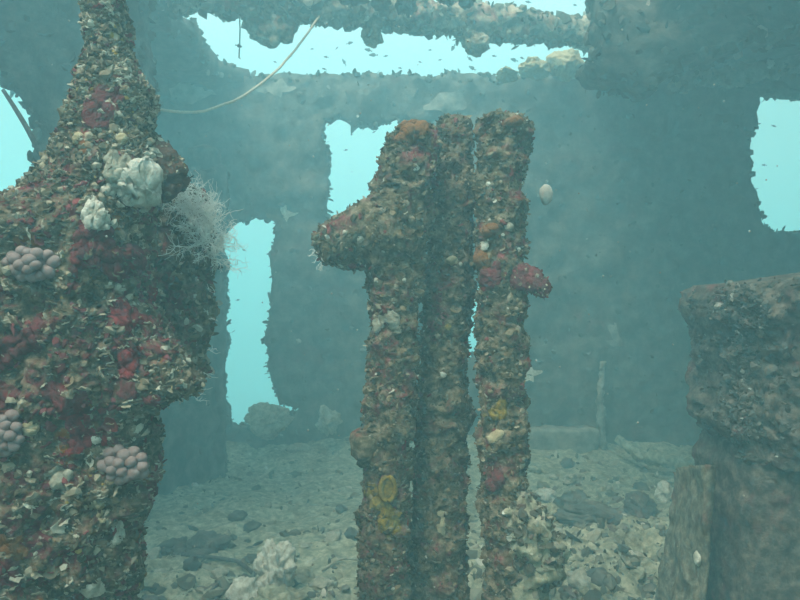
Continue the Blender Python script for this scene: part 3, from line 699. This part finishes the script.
bs = [P(x, y, d) for x, y, d in [(184, 212, 1.66), (194, 212, 1.66), (202, 220, 1.67), (190, 226, 1.65), (204, 236, 1.67), (198, 246, 1.66), (206, 256, 1.68), (176, 204, 1.67)]]
tag(link('hydroid_bush', twig_cluster('hydroid_bush', bs, .066, 9, rng, .00105, (.45, -.35, .6)), M['hydroid']), 'white feathery hydroid bush on the plate beside the tall pillar', 'hydroid')
for x, y in [(207, 285), (206, 318), (207, 350), (202, 372), (192, 392), (196, 400)]:
    tag(link('hydroid_sprig', twig_cluster('hydroid_sprig', [P(x, y, 1.70)], .034, 2, rng, .0009, (.9, -.2, .0), 2), M['hydroid']), 'sparse pale hydroid threads along the plate edge below the bush', 'hydroid', 'hydroid sprigs on the plate edge')

# ------------------------------------------------------------------ three encrusted posts
def post(label, prof, d, seed, red, ngrow):
    V, Q, T, _ = pillar_mesh(prof, d, 0.95, 0.0046, 0.014, 0.016, seed, sq=2.3, big=.005)
    cxm = P((prof[2][1] + prof[2][2]) / 2, 300, d).x
    root = empty('encrusted_post', (cxm, d, 0)); tag(root, label, 'post', 'three upright posts in the middle')
    link('body', mesh_np('body', V, quads=Q, tris=T), M['post'], root)
    N = mesh_normals(V, Q, T)
    growth_on('growth', V, N, ngrow, M['turf'], root, seed + 1, .003, .012, ((V[:, 1] < d + .05) & (V[:, 2] > .3)).astype(float), flakes=.46, cups=.10, power=2.8, tintfn=red_tint(red), fl=(.005, .014), shelves=1300, sh=(.004, .012), shtint=pale_tint)
    return root, Surf(V, Q, T, N)
pA = [(124, 404, 426), (129, 398, 432), (140, 390, 435), (160, 383, 435), (200, 374, 428), (250, 368, 422), (300, 373, 418), (340, 371, 416), (380, 369, 412), (415, 366, 411), (432, 364, 412), (470, 365, 411), (500, 363, 409), (550, 361, 407), (600, 360, 406), (740, 358, 406)]
pB = [(117, 446, 466), (122, 440, 472), (135, 436, 473), (200, 432, 472), (300, 425, 468), (380, 419, 466), (405, 417, 472), (418, 416, 472), (432, 415, 463), (500, 413, 464), (550, 411, 462), (600, 409, 464), (715, 407, 468)]
pC = [(117, 486, 524), (121, 482, 527), (150, 481, 526), (200, 478, 523), (270, 478, 522), (330, 479, 523), (370, 480, 524), (400, 481, 523), (450, 484, 524), (490, 484, 524), (515, 482, 532), (545, 485, 540), (600, 487, 532), (740, 487, 534)]
postA, BA = post('encrusted post with a horn-like stub and a yellow sponge, leftmost of the three', pA, 2.0, 181, .40, 3600)
postB, BB = post('plain brown encrusted post standing between the other two', pB, 2.14, 191, .6, 3000)
postC, BC = post('flat-topped encrusted post with orange and red sponges, rightmost of the three', pC, 2.0, 201, .38, 3600)
# the horn-like stub of the first post
pts = [P(398, 232, 2.0), P(372, 234, 1.99), P(350, 238, 1.97), P(332, 244, 1.95), P(324, 249, 1.94), P(319, 252, 1.94)]
V, T, N = crusted_tube('stub', pts, [.104, .098, .080, .060, .042, .016], .008, .013, 211, res=.006)
stub = link('stub', mesh_np('stub', V, tris=T), M['post'], postA)
g = growth_on('growth', V, N, 700, M['turf'], stub, 212, .004, .012, flakes=.5, cups=.08, fl=(.007, .016))
# knob on the first post's edge
V, T, N = crusted_tube('knob', [P(372, 446, 1.98), P(360, 445, 1.97), P(351, 447, 1.97)], [.05, .05, .022], .008, .014, 213, res=.006)
link('side_knob', mesh_np('side_knob', V, tris=T), M['post'], postA)
V, T, N = crusted_tube('skirt', [P(515, 500, 1.96), P(530, 525, 1.94), P(535, 560, 1.95), P(520, 610, 1.97)], [.03, .06, .07, .05], .014, .022, 214, res=.006)
sk = link('crust_skirt', mesh_np('crust_skirt', V, tris=T), M['floor'], postC)
growth_on('growth', V, N, 600, M['rubble'], sk, 215, .005, .018, flakes=.4, cups=.2, fl=(.008, .018))
bs = [P(318, 256, 1.93), P(321, 262, 1.93), P(315, 250, 1.93)]
tag(link('hydroid_tuft', twig_cluster('hydroid_tuft', bs, .022, 3, rng, .0009, (-.6, -.2, -.7), 2), M['hydroid']), 'tiny white hydroid tuft at the tip of the horn-like stub', 'hydroid')

# sponges on the posts
patch('orange_sponge', BA, 412, 131, 11, 'orange', 'rusty orange crust on the top of the leftmost post', seed=221)
patch('orange_sponge', BC, 514, 121, 12, 'orange', 'rusty orange crust on the flat top of the rightmost post', seed=222, rz=5)
patch('orange_sponge', BC, 486, 232, 9, 'orange', 'orange sponge patch high on the rightmost post', seed=223)
patch('orange_sponge', BC, 483, 264, 9, 'orange', 'orange sponge patch just above the maroon patch', seed=224, rz=12)
patch('white_sponge', BC, 486, 246, 5, 'white', 'white knob between the two orange patches', seed=225)
patch('white_sponge', BC, 509, 227, 7, 'stone', 'grey-white ruffled knob beside the orange patches', seed=226, knob=.6)
patch('maroon_sponge', BC, 489, 279, 11, 'maroon', 'maroon patch under the orange sponges', seed=227)
patch('maroon_sponge', BC, 497, 481, 9, 'maroon', 'square maroon patch low on the rightmost post', seed=228)
patch('cream_sponge', BC, 500, 412, 8, 'yellow', 'yellow-cream sponge at mid height of the rightmost post', seed=229, rz=10)
patch('cream_sponge', BC, 497, 435, 7, 'cream', 'cream knob below the yellow-cream sponge', seed=230)
patch('cream_sponge', BB, 452, 260, 8, 'cream', 'cream knob halfway up the middle post', seed=231, rz=5)
patch('yellow_sponge', BB, 448, 327, 5, 'yellow', 'small yellow knob on the middle post', seed=232)
patch('cream_sponge', BB, 441, 524, 5, 'cream', 'cream streak low on the middle post', seed=233, rz=12)
patch('shell_sponge', BA, 394, 318, 8, 'stone', 'pale oyster-like knob on the leftmost post', seed=234, knob=.5)
patch('shell_sponge', BA, 381, 322, 7, 'stone', 'grey knob at the edge of the leftmost post', seed=235, knob=.5)
patch('red_sponge', BA, 402, 447, 6, 'red', 'bright red patch beside the knob of the leftmost post', seed=236)
patch('yellow_sponge', BA, 388, 518, 15, 'yellow', 'mustard yellow crust spreading under the oval yellow sponge', seed=237, rz=22, hgt=.05, rag=1.2)
V, T, N = crusted_tube('flange', [P(514, 278, 1.98), P(530, 281, 1.96), P(544, 292, 1.95)], [.036, .024, .005], .010, .016, 238, res=.003)
V = crust(V, N, .004, .008, 239)
rsp = tag(link('red_sponge', mesh_np('red_sponge', V, tris=T), M['maroon']), 'crimson sponge jutting from the side of the rightmost post', 'sponge')
growth_on('growth', V, mesh_normals(V, T=T), 420, M['growth'], rsp, 240, .002, .008, flakes=.6, cups=.08, fl=(.004, .011), tintfn=red_tint(-.4))
l, n = hit(BA, 388, 488); s = l.y / F
root = empty('oval_sponge', l); tag(root, 'bright yellow oval cup sponge with a raised rim on the leftmost post', 'sponge')
th = np.linspace(0, 2 * np.pi, 33); V, T = tube([(l.x + 7.5 * s * math.cos(a), l.y - .012, l.z + 12 * s * math.sin(a)) for a in th], 2.3 * s, 8, False)
link('rim', mesh_np('rim', crust(V, mesh_normals(V, T=T), .0012, .002, 3), tris=T), M['yellow'], root)
link('cup', blob_mesh('cup', l + Vector((0, -.004, 0)), (7 * s, .008, 11 * s), 9, .25, .4, 3), M['yellow'], root)

# ------------------------------------------------------------------ machinery block
block = empty('machinery_block', (P(790, 300, 2.3).x, 2.45, 0)); tag(block, 'dark encrusted machinery block with ragged overhanging top and leaning plate', 'machinery')
prof = [(281, 765, 960), (285, 722, 960), (292, 709, 960), (310, 705, 960), (330, 711, 960), (352, 716, 960), (400, 713, 960), (420, 714, 960), (436, 724, 960), (452, 732, 960)]
V, Q, T, _ = pillar_mesh(prof, 2.40, lambda z, hw: np.full(len(z), .30), .008, .016, .030, 241, sq=5, big=.028)
top = link('upper_casing', mesh_np('upper_casing', V, quads=Q, tris=T), M['block'], block)
N = mesh_normals(V, Q, T)
wt = ((V[:, 1] < 2.5) * (0.25 + 1.5 * (V[:, 0] < P(722, 300, 2.4).x))).astype(float)
growth_on('growth', V, N, 2200, M['hull_growth'], top, 242, .003, .016, wt, flakes=.45, cups=.10, power=3.0, fl=(.006, .016), shelves=500, sh=(.005, .016))
prof = [(440, 724, 960), (460, 718, 960), (520, 716, 960), (600, 712, 960), (675, 708, 960)]
V, Q, T, _ = pillar_mesh(prof, 2.42, lambda z, hw: np.full(len(z), .26), .012, .008, .010, 244, sq=7, big=.006)
link('lower_casing', mesh_np('lower_casing', V, quads=Q, tris=T), M['block'], block)
LP = [np.array(P(*a)) for a in ((696, 680, 2.24), (712, 465, 2.26), (650, 640, 2.55), (677, 468, 2.58))]
def lean(u, v):   # u along the depth, v up
    return tuple((LP[0] * (1 - v) + LP[1] * v) * (1 - u) + (LP[2] * (1 - v) + LP[3] * v) * u)
V, Q, T, rim = plate([(0, 0), (1, 0), (1, .98), (.6, 1.0), (0, 1.0)], [], .02, lean, (-.86, -.45, .2), .03, .022, 246, jag=.012)
link('leaning_plate', mesh_np('leaning_plate', V, quads=Q, tris=T), M['silted'], block)
BLK = Surf(V, Q, T, None)
c = P(700, 558, 2.2)
tag(link('white_sponge', blob_mesh('white_sponge', (0, 0, 0), (.010, .012, .022), 248, .3, .3, 3), M['white']), 'small white sponge on the edge of the leaning plate', 'sponge').location = hit(BLK, 698, 558)[0]

# ------------------------------------------------------------------ rope, rods, floor things
def smooth_path(pts, n=60):
    pts = np.array([tuple(p) for p in pts], float); t_ = np.linspace(0, len(pts) - 1, n); out = []
    for t in t_:
        i = min(int(t), len(pts) - 2); u = t - i; p0 = pts[max(i - 1, 0)]; p1 = pts[i]; p2 = pts[i + 1]; p3 = pts[min(i + 2, len(pts) - 1)]
        out.append(.5 * ((2 * p1) + (-p0 + p2) * u + (2 * p0 - 5 * p1 + 4 * p2 - p3) * u * u + (-p0 + 3 * p1 - 3 * p2 + p3) * u ** 3))
    return np.array(out)
path = smooth_path([P(112, 84, 3.34), P(140, 101, 3.4), P(158, 108, 3.5), P(185, 113, 3.6), P(215, 108, 3.8), (P(250, 92, 4.0)), P(285, 62, 4.3), P(300, 44, 4.45), P(320, 16, 4.62)], 90)
path += np.stack([vnoise(path, 9, k) for k in (1, 2, 3)], 1) * .006
V, T = tube(path, .0075, 7); tag(link('hanging_rope', mesh_np('hanging_rope', V, tris=T), M['rope']), 'thin pale rope sagging from the hatch beam to the pillar', 'rope')
path = smooth_path([P(3, 90, 2.6), P(16, 110, 2.6), P(28, 130, 2.6), P(40, 152, 2.62), P(50, 170, 2.66), P(60, 196, 2.7)], 40)
V, T = tube(path, np.linspace(.007, .014, 40), 7); tag(link('bent_rod', mesh_np('bent_rod', V, tris=T), M['rod']), 'dark slender rod leaning across the bright gap at the frame edge', 'rod')
V, T = tube(smooth_path([P(239, 12, 4.75), P(240, 30, 4.75), P(239, 58, 4.75)], 12), .005, 6); tag(link('dangling_thread', mesh_np('dangling_thread', V, tris=T), M['rod']), 'dark thread dangling in the corner of the hatch', 'thread')
pp = []
for px, py in [(182, 560), (205, 563), (228, 565), (240, 571), (256, 572)]:
    x, y, z = on_floor(px, py); pp.append((x, y, z + .02))
V, T = tube(smooth_path(pp, 30), .010, 7); tag(link('fallen_rod', mesh_np('fallen_rod', V, tris=T), M['rod']), 'thin dark rod lying on the silt beside the white coral lump', 'rod')
pp = []
for px, py in [(322, 566), (340, 560), (358, 556)]:
    x, y, z = on_floor(px, py); pp.append((x, y, z + .012))
V, T = tube(smooth_path(pp, 14), .006, 6); tag(link('fallen_rod', mesh_np('fallen_rod', V, tris=T), M['stone']), 'thin pale stick lying on the silt at the foot of the posts', 'rod')

def stone(name, px, py, r, seed, mat, label, cat='rock', group=None, amp=.35, knob=.3, up=.3):
    x, y, z = on_floor(px, py); o = link(name, blob_mesh(name, (0, 0, 0), r, seed, amp, knob, 4 if max(r) < .07 else 5, fine=1.0), M[mat])
    o.location = (x, y, z + r[2] * up); o.rotation_euler = (0, 0, seed * 1.3); return tag(o, label, cat, group)
stone('coral_lump', 276, 586, (.085, .07, .09), 301, 'white', 'white branching coral lump on the silt floor', 'coral', amp=.6, knob=.7, up=1.0)
stone('coral_lump', 281, 612, (.10, .07, .05), 302, 'floor', 'grey coral lump just in front of the white coral', 'coral', amp=.4, knob=.4, up=.8)
stone('coral_lump', 244, 606, (.06, .05, .05), 303, 'white', 'small white coral knob beside the white branching lump', 'coral', amp=.5, knob=.6, up=.8)
stone('rock', 205, 548, (.10, .08, .05), 304, 'wall', 'flat dark rock on the silt behind the fallen rod')
stone('rock', 176, 546, (.08, .06, .04), 305, 'wall', 'smaller dark rock behind the flat dark rock')
stone('rock', 574, 508, (.11, .09, .09), 306, 'wall', 'dark rock beside the foot of the rightmost post')
stone('rock', 548, 528, (.06, .06, .07), 307, 'floor', 'mottled rock leaning against the dark rock')
stone('rock', 640, 515, (.10, .08, .07), 308, 'wall', 'dark rounded rock in the middle of the rubble field')
stone('rock', 596, 545, (.16, .09, .05), 309, 'wall', 'long low dark rock across the rubble field')
stone('coral_lump', 666, 498, (.06, .05, .05), 310, 'white', 'bright white coral piece beside the machinery block', 'coral', amp=.5, knob=.6, up=.7)
stone('coral_lump', 546, 492, (.06, .05, .03), 311, 'white', 'small bright white coral piece beside the rightmost post', 'coral', amp=.5, knob=.6, up=.8)
stone('coral_lump', 573, 483, (.05, .05, .03), 312, 'stone', 'pale coral fragment behind the dark rock', 'coral', amp=.5, knob=.6, up=.8)
stone('coral_lump', 192, 452, (.05, .05, .04), 313, 'stone', 'pale speck of coral beside the low partition', 'coral')
stone('coral_lump', 298, 456, (.09, .06, .04), 314, 'stone', 'pale flat coral on the far silt below the doorway', 'coral')
rr = random.Random(4); placed = []
for o in list(COL.objects):
    if o.parent is None and o.get('category') in ('rock', 'coral') and o.type == 'MESH': placed.append((o.location.x, o.location.y, max(o.dimensions.x, o.dimensions.y) * .5))
    if o.get('category') == 'rod' and o.type == 'MESH':
        for q in range(0, len(o.data.vertices), 14): placed.append((o.data.vertices[q].co.x, o.data.vertices[q].co.y, .02))
tries = 0
tm = [blob_mesh('rock', (0, 0, 0), (1, .8, .6), 320 + k, .35, .35, 3, fine=.8) for k in range(5)]
for k, m_e in enumerate(tm): m_e.materials.append(M['floor'] if k % 2 else M['rubble_rock'] if 'rubble_rock' in M else M['stone'] if k == 2 else M['wall'])
cnt = 0
while cnt < 70 and tries < 6000:
    tries += 1
    if cnt < 48: px, py = rr.uniform(530, 690), rr.uniform(468, 625)
    else: px, py = rr.uniform(130, 360), rr.uniform(505, 625)
    x, y, z = on_floor(px, py); s = rr.uniform(.02, .06)
    if any((x - a) ** 2 + (y - b) ** 2 < (s + c_) ** 2 for a, b, c_ in placed): continue
    placed.append((x, y, s)); o = bpy.data.objects.new('rubble_stone', tm[rr.randrange(5)]); COL.objects.link(o)
    o.location = (x, y, z + s * .2); o.scale = (s, s, s * rr.uniform(.7, 1.1)); o.rotation_euler = (rr.uniform(-.3, .3), rr.uniform(-.3, .3), rr.uniform(0, 6.28))
    if cnt < 48: tag(o, 'small broken stone in the rubble field between posts and machinery block', 'stone', 'stones of the rubble field')
    else: tag(o, 'small broken stone on the open silt between tall pillar and posts', 'stone', 'stones on the open silt')
    cnt += 1

# ------------------------------------------------------------------ fish and drifting matter
def fish_mesh():
    rows = [(-.5, .01, .015), (-.42, .05, .07), (-.28, .08, .14), (-.08, .09, .18), (.12, .075, .155), (.28, .045, .09), (.38, .022, .05)]
    V = []; T = []; n = 8
    for x, w_, h_ in rows:
        for k in range(n):
            a = 2 * math.pi * k / n; V.append((x, w_ * math.cos(a), h_ * math.sin(a)))
    for r in range(len(rows) - 1):
        for k in range(n):
            a, b, c, d = r * n + k, r * n + (k + 1) % n, (r + 1) * n + (k + 1) % n, (r + 1) * n + k; T += [(a, c, b), (a, d, c)]
    T += [(0, k, k + 1) for k in range(1, n - 1)]
    def fin(poly, th):
        k = len(V)
        for s in (-1, 1):
            for (x, z) in poly: V.append((x, s * th, z))
        m = len(poly)
        for i in range(1, m - 1): T.append((k, k + i, k + i + 1)); T.append((k + m, k + m + i + 1, k + m + i))
        for i in range(m): j = (i + 1) % m; T.append((k + i, k + m + i, k + m + j)); T.append((k + i, k + m + j, k + j))
    fin([(.34, 0), (.42, .05), (.60, .17), (.53, 0)], .008); fin([(.34, 0), (.53, 0), (.60, -.17), (.42, -.05)], .008)
    fin([(-.15, .17), (.02, .26), (.20, .22), (.25, .09)], .008); fin([(.0, -.16), (.10, -.23), (.22, -.17), (.25, -.08)], .008)
    return mesh_np('small_fish', np.array(V), tris=np.array(T))
fm = fish_mesh(); fm.materials.append(M['fish'])
rf = random.Random(9)
def fish(px, py, d, Lpx, ang, label, group):
    o = bpy.data.objects.new('small_fish', fm); COL.objects.link(o); o.location = P(px, py, d); s = Lpx * d / F; o.scale = (s, s, s)
    o.rotation_euler = (0, math.radians(ang), math.radians(rf.choice([0, 180]) + rf.uniform(-30, 30))); return tag(o, label, 'fish', group)
H = 'small dark fish swimming over the open hatch'
for (px, py, L, a) in [(350, 43, 7, 10), (368, 50, 8, 20), (373, 55, 9, 5), (344, 62, 7, 60), (470, 59, 7, -30), (472, 68, 8, 35), (326, 57, 5, 0), (324, 69, 5, 10), (459, 71, 6, 70), (494, 56, 5, 0),
                       (312, 49, 4, 0), (290, 56, 4, 10), (337, 48, 4, 40), (386, 56, 5, 0), (514, 60, 9, 5), (522, 58, 5, 10), (507, 11, 5, 0), (528, 2, 6, 10), (420, 62, 4, 20), (400, 68, 4, 0), (440, 60, 4, 0), (275, 62, 4, 30), (430, 50, 4, 10), (480, 4, 5, 0), (575, 5, 5, 0)]:
    fish(px, py, 7.0 + rf.uniform(-.4, .8), L, a, H, 'small fish over the hatch')
fish(453, 48, 6.4, 8, -60, 'dark fish nosing up just under the hatch beam', 'small fish over the hatch')
fish(529, 64, 6.4, 10, 0, 'largest dark fish over the hatch, beside the cream lumps', 'small fish over the hatch')
fish(452, 14, 4.5, 9, -25, 'dark fish in front of the hatch beam', 'small fish over the hatch')
fish(239, 46, 4.7, 8, -20, 'dark fish beside the dangling thread', 'small fish over the hatch')
fish(372, 184, 2.3, 10, 10, 'dark fish hiding beside the leftmost post', 'small fish among the posts')
for (px, py) in [(764, 165), (774, 126), (792, 94)]: fish(px, py, 7.2, 5, rf.uniform(-40, 40), 'tiny dark fish beyond the window near the frame edge', 'tiny fish beyond the side window')
for (px, py) in [(374, 132), (346, 150)]: fish(px, py, 7.2, 4, rf.uniform(-20, 20), 'tiny dark fish beyond the middle window', 'tiny fish beyond the middle window')
for (px, py) in [(244, 250), (268, 254), (238, 300)]: fish(px, py, 7.2, 4, rf.uniform(-20, 20), 'tiny dark fish beyond the tall doorway', 'tiny fish beyond the doorway')
tag(link('drifting_jelly', blob_mesh('drifting_jelly', P(546, 195, 2.2), (.021, .02, .031), 351, .12, .1, 3), M['jelly']), 'pale oval blob drifting in the water beside the rightmost post', 'jelly')
rng = np.random.default_rng(361); n = 160
dd = rng.uniform(.9, 5.0, n); pts = np.array([tuple(P(rng.uniform(0, 800), rng.uniform(0, 600), d)) for d in dd]); pts = pts[pts[:, 2] > .12]; tv, tf = ico(1)
sz = rng.uniform(.0012, .004, len(pts)) * (pts[:, 1] / 2.2)
V = (tv[None] * sz[:, None, None] + pts[:, None]).reshape(-1, 3); T = (tf[None] + (np.arange(len(pts)) * len(tv))[:, None, None]).reshape(-1, 3)
tag(link('marine_snow', mesh_np('marine_snow', V, tris=T), M['jelly']), 'tiny pale specks drifting everywhere in the water', 'particles', kind='stuff')
